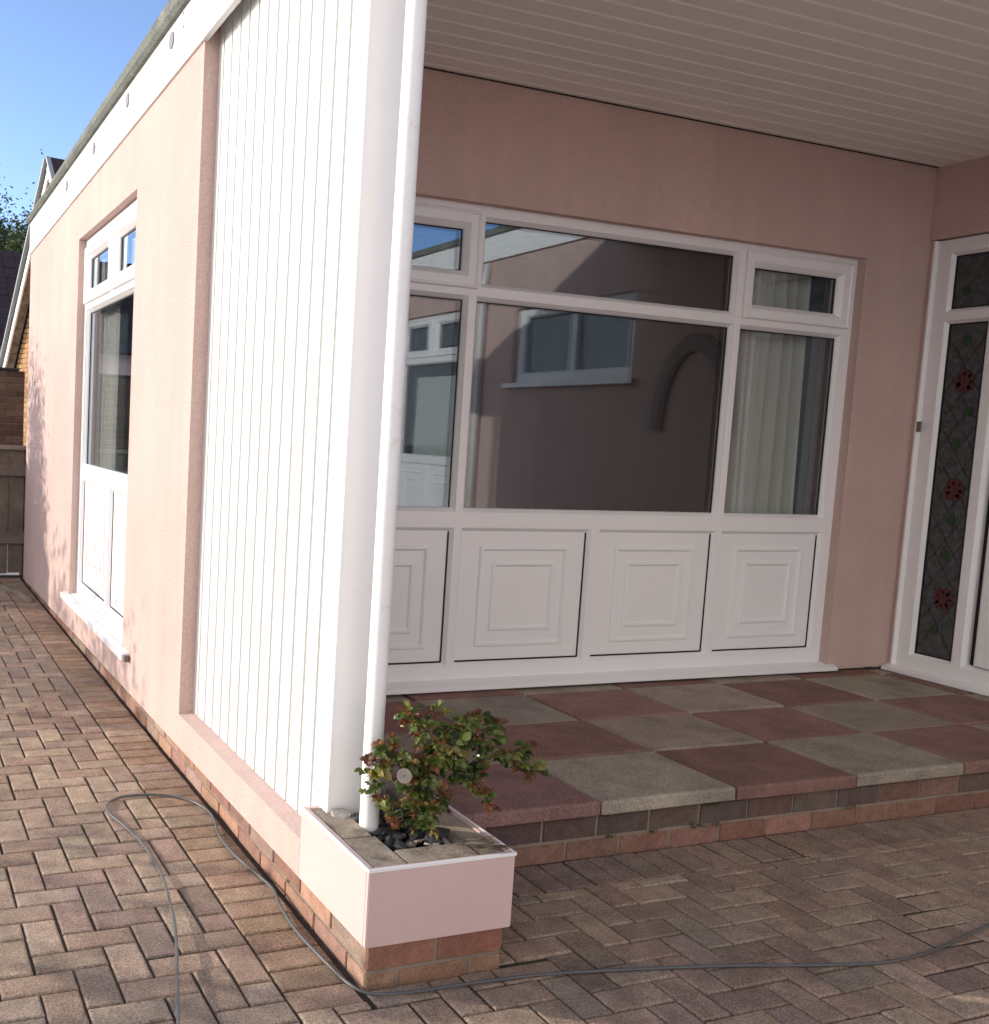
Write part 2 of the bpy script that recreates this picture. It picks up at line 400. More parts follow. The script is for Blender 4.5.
# brick plinth under the side wall
RB = [(.32, .18, .13), (.29, .16, .115), (.34, .20, .145), (.26, .15, .115), (.31, .215, .17)]
DB = [(.14, .09, .075), (.165, .10, .08), (.12, .085, .075), (.18, .11, .09)]
def bricks(mb, origin, du, dn, length, courses, L=.215, gap=.010, tones=RB, start=0., proud=.004):
    """running bond: courses = [(z0, z1, offset, tones)]; du along, dn outward"""
    o = Vector(origin); du = Vector(du); dn = Vector(dn)
    for z0, z1, off, tn in courses:
        u = -off
        while u < length:
            a, b = max(u, 0), min(u+L, length)
            if b-a > .015:
                t = jit(random.choice(tn or tones), .16, .06); pr_ = proud*random.uniform(.4, 1.2)
                loops = []
                for ins, d in ((0, -.02), (0, pr_-.003), (.0025, pr_)):
                    lo = [o+du*(a+ins)+dn*d, o+du*(b-ins)+dn*d]
                    loops.append([Vector((lo[0].x, lo[0].y, z0+ins)), Vector((lo[1].x, lo[1].y, z0+ins)), Vector((lo[1].x, lo[1].y, z1-ins)), Vector((lo[0].x, lo[0].y, z1-ins))])
                mb.loft(loops, 0, True, t)
            u += L+gap
w = MB(); w.box((.0175, .58, -.02), (.2, YE-.01, .105), 1)
bricks(w, (.0165, .02, 0), (0, 1, 0), (-1, 0, 0), YE-.03, [(-.02, .040, .11, None), (.050, .108, 0, None)])
w.build('plinth', [M['brick'], M['mortar']], H)

# ------------------------------------------------------------------ windows and door
def ring(mb, T, rect, prof, mi=0, close=False):
    """mitred moulding: prof = [(inset, outward)] lofted round the rectangle (u0,u1,w0,w1)"""
    u0, u1, w0, w1 = rect
    mb.loft([[T(u0+i, w0+i, d), T(u1-i, w0+i, d), T(u1-i, w1-i, d), T(u0+i, w1-i, d)] for i, d in prof], mi, close)
def bar(mb, T, u0, u1, w0, w1, d0, d1, mi=0, bev=.0):
    mb.hexa([T(u0,w0,d1),T(u1,w0,d1),T(u1,w0,d0),T(u0,w0,d0),T(u0,w1,d1),T(u1,w1,d1),T(u1,w1,d0),T(u0,w1,d0)], mi, None, bev)
CHM = .022
def casing(mb, T, outer, openings, depth=.06, d=0.):
    """flat frame face with the openings (glass rects) cut by grid, each opening dressed with a chamfered bead"""
    u0, u1, w0, w1 = outer
    ops = [(a-CHM, b+CHM, c-CHM, e+CHM) for a, b, c, e in openings]
    us = sorted({u0, u1, *[x for o_ in ops for x in o_[:2]]}); ws = sorted({w0, w1, *[x for o_ in ops for x in o_[2:]]})
    for a, b in zip(us, us[1:]):
        run = None
        for c, e in zip(ws, ws[1:]):
            inside = any(o_[0]-1e-6 <= a and b <= o_[1]+1e-6 and o_[2]-1e-6 <= c and e <= o_[3]+1e-6 for o_ in ops)
            if not inside: mb.poly([T(a,c,d),T(b,c,d),T(b,e,d),T(a,e,d)])
    for o_ in ops:
        ring(mb, T, o_, [(0, d), (.004, d-.001), (.006, d-.005), (CHM-.004, d-.019), (CHM, d-.026), (CHM, d-.05)])
    ring(mb, T, outer, [(0, d), (-.0001, d-depth)])
def raised(mb, T, r, d):
    """moulded panel with two raised borders"""
    u0, u1, w0, w1 = r
    a = ((u1-u0)*.16, (w1-w0)*.128); b = ((u1-u0)*.265, (w1-w0)*.25)
    def R(ix, iz, dd): return [T(u0+ix,w0+iz,dd),T(u1-ix,w0+iz,dd),T(u1-ix,w1-iz,dd),T(u0+ix,w1-iz,dd)]
    L = [R(-.02, -.02, d)]
    for (ix, iz), h in ((a, .011), (b, .009)):
        for i, e in ((-.014, 0), (-.010, h*.8), (-.004, h), (.004, h), (.009, h*.45), (.013, h*.40 if 0 else -.001), (.017, -.001)):
            L.append(R(ix+i, iz+i, d+e))
    mb.loft(L, 0, True)
def gasket(mb, T, r, d, wd=.0045, sides='ulrb'):
    u0, u1, w0, w1 = r
    if sides == 'ulrb': return ring(mb, T, r, [(-.004, d), (wd, d), (wd, d-.012)])
    for q, (a, b, c, e) in {'u': (u0, u1, w1-wd, w1+.003), 'b': (u0, u1, w0-.003, w0+wd), 'r': (u1-wd, u1+.003, w0, w1)}.items():
        if q in sides: bar(mb, T, a, b, c, e, d-.012, d)
def pane(name, T, r, d, parent, m, curved=0):
    w_ = MB(); u0, u1, w0, w1 = r
    bar(w_, T, u0-.01, u1+.01, w0-.01, w1+.01, d-.024, d); gl = w_.build(name, m, parent)
    return gl
def glazing(T, r, parent, d, m):
    p_ = pane('pane', T, r, d, parent, m)
    w_ = MB(); gasket(w_, T, r, d+.0025); gasket(w_, T, r, d-.026, .016)
    return p_
def window(T, outer, glass, sashes, panels, parent, m, label, extra=None):
    """outer frame with fixed panes, opening sashes (outer rect, glass rect) and moulded panels"""
    w_ = MB(); casing(w_, T, outer, glass+[s_[2] for s_ in sashes]+panels)
    fr = w_.build('window', M['upvc'], parent); tag(fr, label)
    gk = MB()
    for r in glass:
        pane('pane', T, r, -.030, fr, m); gasket(gk, T, r, -.0275, .0055, 'ur')
    for so, sg, hole in sashes:
        s_ = MB(); ring(s_, T, so, [(0, -.02), (0, .012), (.006, .016), (.012, .016), (.018, .0125), ((sg[0]-so[0])-.026, .0125), ((sg[0]-so[0])-.02, .008), ((sg[0]-so[0])-.004, -.006), ((sg[0]-so[0]), -.012), ((sg[0]-so[0]), -.04)])
        s_.bm.free()
        s_ = MB()
        def rr(t, dd):   # loop between outer and glass rectangles
            q = [so[n]+(sg[n]-so[n])*t for n in range(4)]
            return [T(q[0],q[2],dd),T(q[1],q[2],dd),T(q[1],q[3],dd),T(q[0],q[3],dd)]
        s_.loft([rr(t, dd) for t, dd in ((0, -.02), (0, .012), (.05, .017), (.12, .018), (.2, .013), (.66, .013), (.72, .009), (.95, -.008), (1, -.014), (1, -.045))], 0, False)
        sh = s_.build('sash', M['upvc'], fr)
        pane('pane', T, sg, -.022, fr, m); gasket(gk, T, sg, -.0195, .0055, 'ur')
    for r in panels:
        p_ = MB(); raised(p_, T, r, -.022); p_.build('panel', M['upvc'], fr)
        gasket(gk, T, r, -.0185, .005, 'rb')
    gk.build('gasket', M['dark'], fr)
    return fr
TF = lambda u, v, d: (u, 2.040-d, v)
TS = lambda u, v, d: (.046-d, u, v)
TD = lambda u, v, d: (XR+.045-d, u, v)
PB, PT0, PTOP, PZ0, PZ1 = 1.0835, 2.062, 2.43, .332, .970
fw = window(TF, (FX0, FX1, .247, FZ1),
    [(.68, 1.378, PB, PT0), (1.457, 2.982, PB, PT0), (3.061, 3.745, PB, PT0), (1.477, 2.980, 2.145, 2.431)],
    [((.63, 1.432, 2.114, 2.465), (.71, 1.352, 2.192, 2.382), (.67, 1.39, 2.155, 2.425)), ((3.04, 3.795, 2.116, 2.465), (3.118, 3.703, 2.192, 2.382), (3.08, 3.755, 2.155, 2.425))],
    [(.68, 1.378, PZ0, PZ1), (1.457, 2.174, PZ0, PZ1), (2.260, 2.982, PZ0, PZ1), (3.061, 3.745, PZ0, PZ1)], H, M['glass'], 'wide white porch window over four moulded panels')
w = MB(); w.loft([[(x, y_, z_) for y_, z_ in ((2.05, .213), (1.952, .213), (1.950, .216), (1.952, .236), (2.0, .246), (2.05, .252))] for x in (.2, 3.88)], 0, False); w.poly([(3.88, y_, z_) for y_, z_ in ((2.05, .213), (1.952, .213), (1.950, .216), (1.952, .236), (2.0, .246), (2.05, .252))])
w.build('sill', M['upvc'], fw)
sw = window(TS, (LYN, LYF, LZB+.01, LZT-.005),
    [(2.975, 4.425, 1.137, 2.095)],
    [((3.665, 4.47, 2.150, 2.500), (3.755, 4.385, 2.240, 2.425), (3.715, 4.425, 2.19, 2.46)), ((2.93, 3.615, 2.150, 2.500), (3.0, 3.525, 2.240, 2.425), (2.975, 3.57, 2.19, 2.46))],
    [(2.975, 3.53, .368, 1.022), (3.625, 4.425, .368, 1.022)], H, M['glass2'], 'white window in the sunlit side wall over two moulded panels')
w = MB(); w.hexa([(-.042,2.72,.238),(.06,2.72,.250),(.06,4.625,.250),(-.042,4.625,.238),(-.042,2.72,.272),(.06,2.72,.288),(.06,4.625,.288),(-.042,4.625,.272)], 0, None, .004); w.build('sill', M['upvc'], sw)
w = MB(); w.box((-.03, 2.700, .236), (-.004, 2.718, .268), 0, None, .002); w.build('sill_end_cap', M['bronze'], sw)
# windows of the wing that faces the drive, seen mirrored in the porch glass
fw2 = window(TD, W2, [(-4.14, -2.92, 1.22, 2.20)],
    [((-4.19, -3.56, 2.28, 2.69), (-4.11, -3.64, 2.36, 2.61), (-4.15, -3.6, 2.32, 2.65)), ((-3.50, -2.87, 2.28, 2.69), (-3.42, -2.95, 2.36, 2.61), (-3.46, -2.91, 2.32, 2.65))],
    [(-4.14, -3.57, .42, 1.11), (-3.49, -2.92, .42, 1.11)], H, M['glass2'], 'white panelled window of the wing facing the drive')
fw3 = window(TD, W3, [(-1.80, -1.13, 2.05, 2.54), (-1.03, -.36, 2.05, 2.54)], [], [], H, M['glass2'], 'wide high window of the wing facing the drive')
w = MB(); w.box((XR-.06, W3[0]-.08, W3[2]-.045), (XR+.03, W3[1]+.08, W3[2]-.002), 0, None, .004); w.build('sill', M['upvc'], fw3)
w = MB(); w.tube([(XR-.05, -2.42, .05), (XR-.05, -2.42, 2.9), (XR-.02, -2.42, 3.1)], .034, 12); w.build('rain_pipe', M['paintwhite'], H)
# glazed front door and its leaded side lights
TDR = lambda u, v, d: (4.318-d, u, v)
w = MB(); casing(w, TDR, (.90, 1.962, .238, 2.632), [(1.634, 1.846, .325, 2.170), (1.634, 1.846, 2.256, 2.540), (1.0, 1.545, 2.256, 2.540), (1.0, 1.545, .325, 2.170)], .12)
w.loft([[TDR(u, v, d) for u, d in ((1.962, -.01), (1.962, .020), (1.957, .023), (1.948, .023), (1.943, .016), (1.938, .001))] for v in (.238, 2.632)], 0, False, None, False)
fd = w.build('front_door', M['upvc'], H); tag(fd, 'white glazed front door with leaded rose side light')
w = MB(); w.loft([[(x_, y_, z_) for x_, z_ in ((4.33, .205), (4.245, .205), (4.243, .208), (4.245, .226), (4.30, .238), (4.33, .242))] for y_ in (.90, 1.972)], 0, False); w.poly([(x_, 1.972, z_) for x_, z_ in ((4.33, .205), (4.245, .205), (4.243, .208), (4.245, .226), (4.30, .238), (4.33, .242))])
w.build('door_sill', M['upvc'], fd)
w = MB(); w.loft([[TDR(u, v, d) for u, d in ((1.50, -.05), (1.50, -.012), (1.49, -.008), (1.40, -.008), (1.385, -.02))] for v in (.33, 2.165)], 0, False, None, False); w.loft([[TDR(u, v, d) for v, d in ((.33, -.05), (.335, -.010), (.43, -.010), (.45, -.02))] for u in (1.0, 1.40)], 0, False, None, False)
w.build('door_leaf', M['upvc'], fd)
gk = MB()
for r in ((1.634, 1.846, .325, 2.170), (1.634, 1.846, 2.256, 2.540), (1.0, 1.545, 2.256, 2.540)): gasket(gk, TDR, r, -.0215, .0055)
bar(gk, TDR, 1.503, 1.540, .325, 2.17, -.055, -.045)
gk.build('gasket', M['dark'], fd)
def blob(mb, cu, cv, r, d, mi, n=9, wob=.25, sq=1.):
    mb.poly([TDR(cu+r*sq*(1+random.uniform(-wob, wob)*.6)*math.cos(2*PI*q/n), cv+r*(1+random.uniform(-wob, wob)*.6)*math.sin(2*PI*q/n), d) for q in range(n)], mi)
def leaded(r, roses, leaves):
    mb = MB(); u0, u1, w0, w1 = r; d = -.026
    mb.poly([TDR(u0-.01,w0-.01,d),TDR(u1+.01,w0-.01,d),TDR(u1+.01,w1+.01,d),TDR(u0-.01,w1+.01,d)], 0)
    def line(a, b, wd=.0026):
        a = Vector(a); b = Vector(b); q = (b-a).normalized(); p_ = Vector((-q.y, q.x))*wd
        mb.poly([TDR(*(a+p_), d+.002), TDR(*(b+p_), d+.002), TDR(*(b-p_), d+.002), TDR(*(a-p_), d+.002)], 1)
    step = .105; v = w0-.3
    while v < w1+.3:
        for s in (1, -1):
            a = (u0, v); b = (u1, v+s*(u1-u0)*1.5)
            if w0 < min(a[1], b[1]) and max(a[1], b[1]) < w1: line(a, b)
        v += .16
    for cu, cv in roses:
        for q in range(7):
            a = 2*PI*q/7+random.uniform(-.2, .2); ru = cu+.036*math.cos(a); rv = cv+.040*math.sin(a)
            blob(mb, ru, rv, .0285, d+.003, 1, 9, .15, .9); blob(mb, ru, rv, .0245, d+.0036, random.choice([2, 2, 4]), 9, .15, .9)
        for r_, mi_ in ((.030, 1), (.0265, 4), (.017, 1), (.014, 2)): blob(mb, cu+random.uniform(-.003, .003), cv, r_, d+.0042+(.03-r_)*.03, mi_, 9, .15, .9)
        line((cu, cv-.05), (cu-.02, max(w0, cv-.24)), .002)
    for cu, cv in leaves: blob(mb, cu, cv, .029, d+.0030, 1, 8, .25, .9); blob(mb, cu, cv, .025, d+.0036, 3, 8, .25, .9)
    mb.build('leaded_pane', [M['obscure'], M['lead'], M['redglass'], M['greenglass'], M['pinkglass']], fd)
leaded((1.634, 1.846, .325, 2.170), [(1.727, 1.855), (1.721, 1.262), (1.715, .655)], [(1.746, 2.077), (1.690, 1.688), (1.742, 1.519), (1.72, 1.096), (1.735, .901), (1.752, .476)])
leaded((1.634, 1.846, 2.256, 2.540), [], [(1.775, 2.345), (1.655, 2.437)])
leaded((1.0, 1.40, .44, 2.165), [(1.2, 1.7), (1.15, 1.1), (1.25, .7)], [(1.1, 1.9), (1.3, 1.4), (1.15, 1.3)])
leaded((1.0, 1.545, 2.256, 2.540), [(1.2, 2.40)], [(1.4, 2.4), (1.08, 2.4)])
w = MB(); w.box((4.290, 1.917, 1.575), (4.2985, 1.945, 1.633), 0, None, .003); w.build('bell_push', M['bronze'], fd)

w = MB()                                 # dark arched moulding on the wall beside the door
def arc(a_, b_, d_): return [(XR-d_, .44+a_*math.cos(q*PI/24), 1.55+b_*math.sin(q*PI/24)) for q in range(25)]
w.loft([arc(.42, .70, -.002), arc(.42, .70, .03), arc(.30, .57, .03), arc(.30, .57, -.002)], 0, False, None, False)
w.build('wall_arch', surf('arch_trim', (.33, .245, .23), .9), H)
# ------------------------------------------------------------------ curtains
def curtain(name, a, b, z0, z1, folds, amp, label, ruffle=False, group=None):
    a = Vector(a); b = Vector(b); L = (b-a).length; du = (b-a)/L; dn = Vector((-du.y, du.x, 0)); n = folds*14
    ph = [random.uniform(-.6, .6) for _ in range(folds+2)]
    def prof(z):
        t = (z-z0)/(z1-z0); out = []
        for i in range(n+1):
            s_ = i/n; q = s_*folds; j = int(q); h = amp*math.sin(2*PI*q+ph[min(j, folds)]*.8+.3*t)*(.75+.25*math.sin(5*s_+2))
            out.append(a+du*(s_*L+.012*math.sin(9*s_+3*t)+.35*L/folds*math.sin(2*PI*q+1.2)*.35)+dn*h*(1-.2*t)+Vector((0, 0, z)))
        return out
    zs = [z0+(z1-z0)*k_/12 for k_ in range(13)]
    mb = MB(); mb.loft([prof(z) for z in zs], 0, False, None, False)
    o_ = mb.build(name, M['curtain'], None, True, True)
    return tag(o_, label, 'curtain', group)
curtain('curtain', (3.13, 2.19, 0), (3.69, 2.23, 0), .5, 2.55, 6, .075, 'cream pleated curtain hanging behind the right hand pane of the porch window')
curtain('curtain', (.16, 4.48, 0), (.17, 3.98, 0), .5, 2.52, 6, .03, 'pale net curtain drawn behind the window in the sunlit side wall')
curtain('curtain', (XR+.2, -2.92, 0), (XR+.2, -4.1, 0), 1.15, 2.08, 11, .03, 'short gathered curtain mirrored in the left pane of the porch window')

# ------------------------------------------------------------------ porch step
ST = thing('porch_step', (2.7, .55, 0), 'raised porch step paved with a chequer of red and buff concrete slabs', 'step')
SX, SY, SPX, SPY, SZ = 1.150, .540, .6, .449, .2027
REDS = [(.25, .145, .128), (.235, .132, .116), (.265, .158, .14)]; BUFS = [(.315, .268, .226), (.335, .283, .236), (.30, .252, .214)]
for j in range(4):
    for i in range(-2, 6):
        x0, x1 = SX+SPX*i, SX+SPX*(i+1); y0, y1 = SY+SPY*j, SY+SPY*(j+1)
        x0 = max(x0, .205 if j > 0 else .435); x1 = min(x1, 4.29); y1 = min(y1, 2.03)
        if x1-x0 < .03: continue
        w = MB(); gp = .0055
        red = (i+j) % 2 == 1
        t = jit(random.choice(REDS if red else BUFS), .07, .03)
        dz = random.uniform(-.003, .003); tx, ty = random.uniform(-.006, .006), random.uniform(-.006, .006)
        xa, xb, ya, yb = x0+gp, x1-gp, y0+gp, y1-gp
        jx = random.uniform(-.004, .004) if j == 0 else 0
        ya += jx
        L = []
        for ins, d in ((.001, -.049), (0, -.044), (0, -.011), (.004, -.003), (.011, 0)):
            L.append([(px_, py_, SZ+d+dz+tx*(px_-x0)+ty*(py_-y0)) for px_, py_ in ((xa+ins, ya+ins), (xb-ins, ya+ins), (xb-ins, yb-ins), (xa+ins, yb-ins))])
        w.loft(L, 0, True, t)
        w.build('paving_slab', M['slab'], ST)['label'] = 'dull red concrete slab' if red else 'buff grey concrete slab'
w = MB(); w.box((.437, .576, -.02), (4.29, 2.03, .1525), 1)
bricks(w, (.437, .574, 0), (1, 0, 0), (0, -1, 0), 3.85, [(-.01, .058, .07, [(.22, .115, .088), (.195, .105, .08), (.25, .135, .105)]), (.070, .142, .17, DB)])
w.build('brick_riser', [M['brick'], M['mortar']], ST)
w = MB(); w.poly([(.437, .60, SZ-.026), (4.29, .60, SZ-.026), (4.29, 2.03, SZ-.026), (.437, 2.03, SZ-.026)]); w.build('slab_bedding', M['shadowgap'], ST)
# tufts of moss under the slabs
w = MB()
for mx in (1.17, 1.2, 1.38, 1.62, 1.66, 1.69, 1.71, 2.34, 2.36, 1.6, 1.64):
    c = Vector((mx+random.uniform(-.02, .02), .566, random.choice([.148, .145, .066])))
    for q in range(14):
        p_ = c+Vector((random.gauss(0, .016), random.uniform(-.008, .004), random.gauss(0, .005))); s_ = random.uniform(.002, .005)
        w.poly([p_+Vector((-s_, 0, 0)), p_+Vector((0, -s_*.7, -s_)), p_+Vector((s_, 0, 0)), p_+Vector((0, -s_*.5, s_))], 0, jit((.05, .06, .02), .3, .1))
tag(w.build('moss', M['treeleaf'], ST, False), kind='stuff')

# ------------------------------------------------------------------ planter
PW, PD, ZP, ZT = .432, .565, .117, .323
PL = thing('planter', (.216, .25, 0), 'pink rendered planter box with buff coping on a red brick base', 'planter')
w = MB()
IW = .016
w.hexa([(0,0,ZP),(PW,0,ZP),(PW,IW,ZP),(0,IW,ZP),(0,0,ZT),(PW,0,ZT),(PW,IW,ZT),(0,IW,ZT)], 0, None, .0022, 2)
w.hexa([(PW-IW,IW,ZP),(PW,IW,ZP),(PW,PD,ZP),(PW-IW,PD,ZP),(PW-IW,IW,ZT),(PW,IW,ZT),(PW,PD,ZT),(PW-IW,PD,ZT)])
w.hexa([(0,IW,ZP),(IW,IW,ZP),(IW,.45,zb(.45)),(0,.45,zb(.45)),(0,IW,ZT),(IW,IW,ZT),(IW,.45,ZT),(0,.45,ZT)])
w.box((.05, .02, .0), (PW-.05, .05, .26)); w.box((.02, .435, .2), (.05, .449, ZT))
w.build('render_shell', M['pink_smooth'], PL)
w = MB()
for a, b in (((.017, .012, .29), (.118, .205, ZT-.001)), ((.017, .209, .285), (.113, .44, ZT-.003)), ((.121, .017, .29), (.335, .108, ZT-.002)), ((.338, .017, .29), (PW-.017, .112, ZT-.004)), ((.318, .115, .285), (PW-.017, .33, ZT-.004)), ((.322, .333, .285), (PW-.017, .55, ZT-.006))): w.box(a, b, 0, None, .004, 2)
w.build('coping', M['coping'], PL)
w = MB(); w.box((-.0025, -.0025, ZT-.006), (PW+.0025, .0035, ZT+.002)); w.box((-.0025, .0036, ZT-.006), (.0035, .45, ZT+.0015)); w.box((PW-.0035, .0036, ZT-.006), (PW+.0025, PD, ZT+.0015))
w.build('edge_trim', M['upvc'], PL)
w = MB(); w.box((.0185, .0185, -.02), (PW-.0185, .56, ZP+.002), 1)
cr = [(-.02, .037, .11, [(.20, .12, .075), (.26, .14, .085)]), (.047, ZP-.001, 0, None)]
bricks(w, (.016, .0175, 0), (1, 0, 0), (0, -1, 0), .40, [(-.02, .037, .11, [(.20, .13, .08), (.24, .14, .09)]), (.047, ZP-.001, 0, [(.28, .13, .09), (.25, .115, .08)])], .195)
bricks(w, (PW-.0175, .016, 0), (0, 1, 0), (1, 0, 0), .54, cr)
w.build('brick_base', [M['brick'], M['mortar']], PL)
w = MB()
n = 14
for i in range(n):
    for j in range(n):
        P_ = lambda a, b: (.105+.23*a/n, .10+.34*b/n, .292+.010*noise.noise(Vector((a*.9, b*.9, 3))))
        w.poly([P_(i, j), P_(i+1, j), P_(i+1, j+1), P_(i, j+1)])
w.build('soil', M['soil'], PL, True, True)
# slate chippings on the soil
w = MB()
def rock(mb, c, s, t, flat=.45):
    bm2 = bmesh.new(); bmesh.ops.create_icosphere(bm2, subdivisions=1, radius=1)
    R_ = Matrix.Rotation(random.random()*6, 3, 'Z') @ Matrix.Rotation(random.uniform(-.5, .5), 3, 'X') @ Matrix.Rotation(random.uniform(-.4, .4), 3, 'Y')
    sc_ = Vector((s*random.uniform(.8, 1.3), s*random.uniform(.55, 1), s*flat*random.uniform(.6, 1.2)))
    pts = []
    for v in bm2.verts:
        k_ = 1+random.uniform(-.28, .18); q = Vector((v.co.x*sc_.x*k_, v.co.y*sc_.y*k_, max(-.6, min(.6, v.co.z))*sc_.z*1.5*k_)); pts.append(Vector(c)+R_ @ q)
    for f_ in bm2.faces: mb.poly([pts[v.index] for v in f_.verts], 0, t)
    bm2.free()
SLT = [(.045, .045, .05), (.03, .03, .034), (.06, .058, .06), (.022, .022, .024)]
for q in range(130):
    x = random.uniform(.12, .325); yq = random.uniform(.105, .45)
    rock(w, (x, yq, .296+random.uniform(0, .014)), random.uniform(.008, .024), jit(random.choice(SLT), .2, .04))
for x, yq in ((.265, .15), (.285, .17), (.31, .19), (.25, .2)): rock(w, (x, yq, .315), .034, jit(SLT[1], .2), .6)
for x, yq in ((.20, .145), (.245, .128), (.262, .124), (.30, .14), (.225, .16)): rock(w, (x, yq, .312), .015, jit((.24, .21, .18), .15))
tag(w.build('slate_chippings', M['slate']), 'dark slate chippings mulching the soil of the pink planter', 'slate mulch', kind='stuff')
for (x, yq, z, s_, t, lab) in ((.085, .365, .318, .034, (.30, .275, .25), 'pale lumpy stone in the back corner of the planter beside the white screen'), (.128, .338, .318, .024, (.05, .05, .055), 'dark slate stone wedged between the pale stone and the white post')):
    w = MB(); rock(w, (x, yq, z), s_, t, .62); tag(w.build('stone', M['slate']), lab, 'stone')
# dry stalks and leaf litter on the front right corner of the coping
w = MB()
for q in range(34):
    x = random.uniform(.335, .41); yq = random.uniform(.03, .12); a = random.uniform(-.7, .2); l = random.uniform(.012, .055)
    dx, dy = math.cos(a)*l, math.sin(a)*l; wd = random.uniform(.0012, .0035); z = ZT+random.uniform(.001, .006)
    w.poly([(x, yq, z), (x+dx*.5+dy*wd/l, yq+dy*.5-dx*wd/l, z+.003), (x+dx, yq+dy, z), (x+dx*.5-dy*wd/l, yq+dy*.5+dx*wd/l, z+.002)], 0, jit(random.choice([(.30, .22, .13), (.22, .14, .08), (.42, .33, .2), (.10, .07, .045)]), .2))
tag(w.build('leaf_litter', M['litter'], None, False), 'dry stalks and dead leaves strewn on the front coping of the planter', 'leaf litter', kind='stuff')

# ------------------------------------------------------------------ round post in the planter
w = MB()
PX_, PY_ = .136, .285
w.tube([(PX_, PY_, .285), (PX_, PY_, .33), (PX_+.001, PY_+.001, 1.0), (PX_, PY_, 1.7), (PX_+.002, PY_, 2.4), (PX_+.002, PY_, 3.036)], .0275, 28)
post = w.build('porch_post', M['paintwhite']); tag(post, 'round white painted post rising from the planter to the porch roof', 'post')

# ------------------------------------------------------------------ rose bush
RO = thing('rose_bush', (.25, .22, .29), 'small leafy rose bush with bronze tips growing in the pink planter', 'shrub')
st = MB(); lf = MB()
GR = [(.075, .105, .026), (.10, .14, .035), (.045, .075, .022), (.14, .175, .05), (.07, .10, .032), (.19, .21, .06)]
BZ = [(.17, .065, .03), (.22, .09, .04), (.13, .045, .025), (.20, .12, .035)]
YG = [(.24, .19, .05), (.20, .20, .06)]
def leaflet(p, d, nrm, L, t):
    d = d.normalized(); s_ = d.cross(nrm).normalized(); nn = s_.cross(d).normalized()
    wd = L*.36; cu = -.18*L
    mid = [p, p+d*L*.35+nn*.05*L, p+d*L*.7+nn*.02*L, p+d*L+nn*cu]
    le = [p+d*L*.12+s_*wd*.55+nn*.08*L, p+d*L*.42+s_*wd+nn*.13*L, p+d*L*.75+s_*wd*.7+nn*.06*L]
    ri = [p+d*L*.12-s_*wd*.55+nn*.08*L, p+d*L*.42-s_*wd+nn*.13*L, p+d*L*.75-s_*wd*.7+nn*.06*L]
    for sd in (le, ri):
        lf.poly([mid[0], mid[1], sd[1], sd[0]], 0, t); lf.poly([mid[1], mid[2], sd[2], sd[1]], 0, t); lf.poly([mid[2], mid[3], sd[2]], 0, t)
def compound(p, d, L, kind):
    """a rose leaf: a petiole with five leaflets"""
    d = (d+Vector((0, 0, -.25))).normalized(); t0 = random.choice({'g': GR, 'b': BZ, 'y': YG}[kind])
    st.tube([p, p+d*L], [.0009, .0006], 4, 1, None, False)
    s_ = d.cross(Vector((0, 0, 1)))
    if s_.length < .1: s_ = Vector((1, 0, 0))
    s_.normalize(); nn = Vector((random.uniform(-.7, .7), random.uniform(-.9, .3), random.uniform(.3, 1.))).normalized()
    ll = random.uniform(.021, .034) * (.8 if kind == 'b' else 1)
    for u, sg in ((.45, 1), (.45, -1), (.85, 1), (.85, -1), (1., 0)):
        dd = (d*(.6 if sg else 1)+s_*sg*.9+Vector((random.uniform(-.3, .3), random.uniform(-.3, .3), random.uniform(-.3, .2))))
        n2 = (nn+Vector((random.uniform(-.5, .5), random.uniform(-.5, .5), random.uniform(-.3, .3)))).normalized()
        leaflet(p+d*L*u, dd, n2, ll*random.uniform(.75, 1.1), jit(t0, .3, .12))
def cane(pts, r0, r1, nl, mixk, spread=.02, L0=.03):
    nl = int(nl*1.55)
    pts = [Vector(p) for p in pts]; fine_ = []
    for i in range(len(pts)-1):
        a, b = pts[i], pts[i+1]; p0 = pts[max(i-1, 0)]; p3 = pts[min(i+2, len(pts)-1)]
        for q in range(5):
            t = q/5; fine_.append(.5*((2*a)+(b-p0)*t+(2*p0-5*a+4*b-p3)*t*t+(3*a-p0-3*b+p3)*t**3)+Vector((random.gauss(0, .0015),)*3))
    fine_.append(pts[-1]); n_ = len(fine_)
    st.tube(fine_, [r0+(r1-r0)*i/(n_-1) for i in range(n_)], 6, 0)
    for q in range(nl):
        t = .25+.75*(q+random.random())/nl; i = min(int(t*(n_-1)), n_-2)
        p = fine_[i].lerp(fine_[i+1], t*(n_-1)-i)
        d = Vector((random.uniform(-1, 1), random.uniform(-1, .8), random.uniform(-.5, .8)))
        kd = random.choices('gby', (mixk[0]*1.2, mixk[1], mixk[2]*1.5))[0]
        if t > .9 and random.random() < .5: kd = 'b'
        compound(p, d, random.uniform(.7, 1.4)*L0, kd)
B0 = (.245, .22, .285)
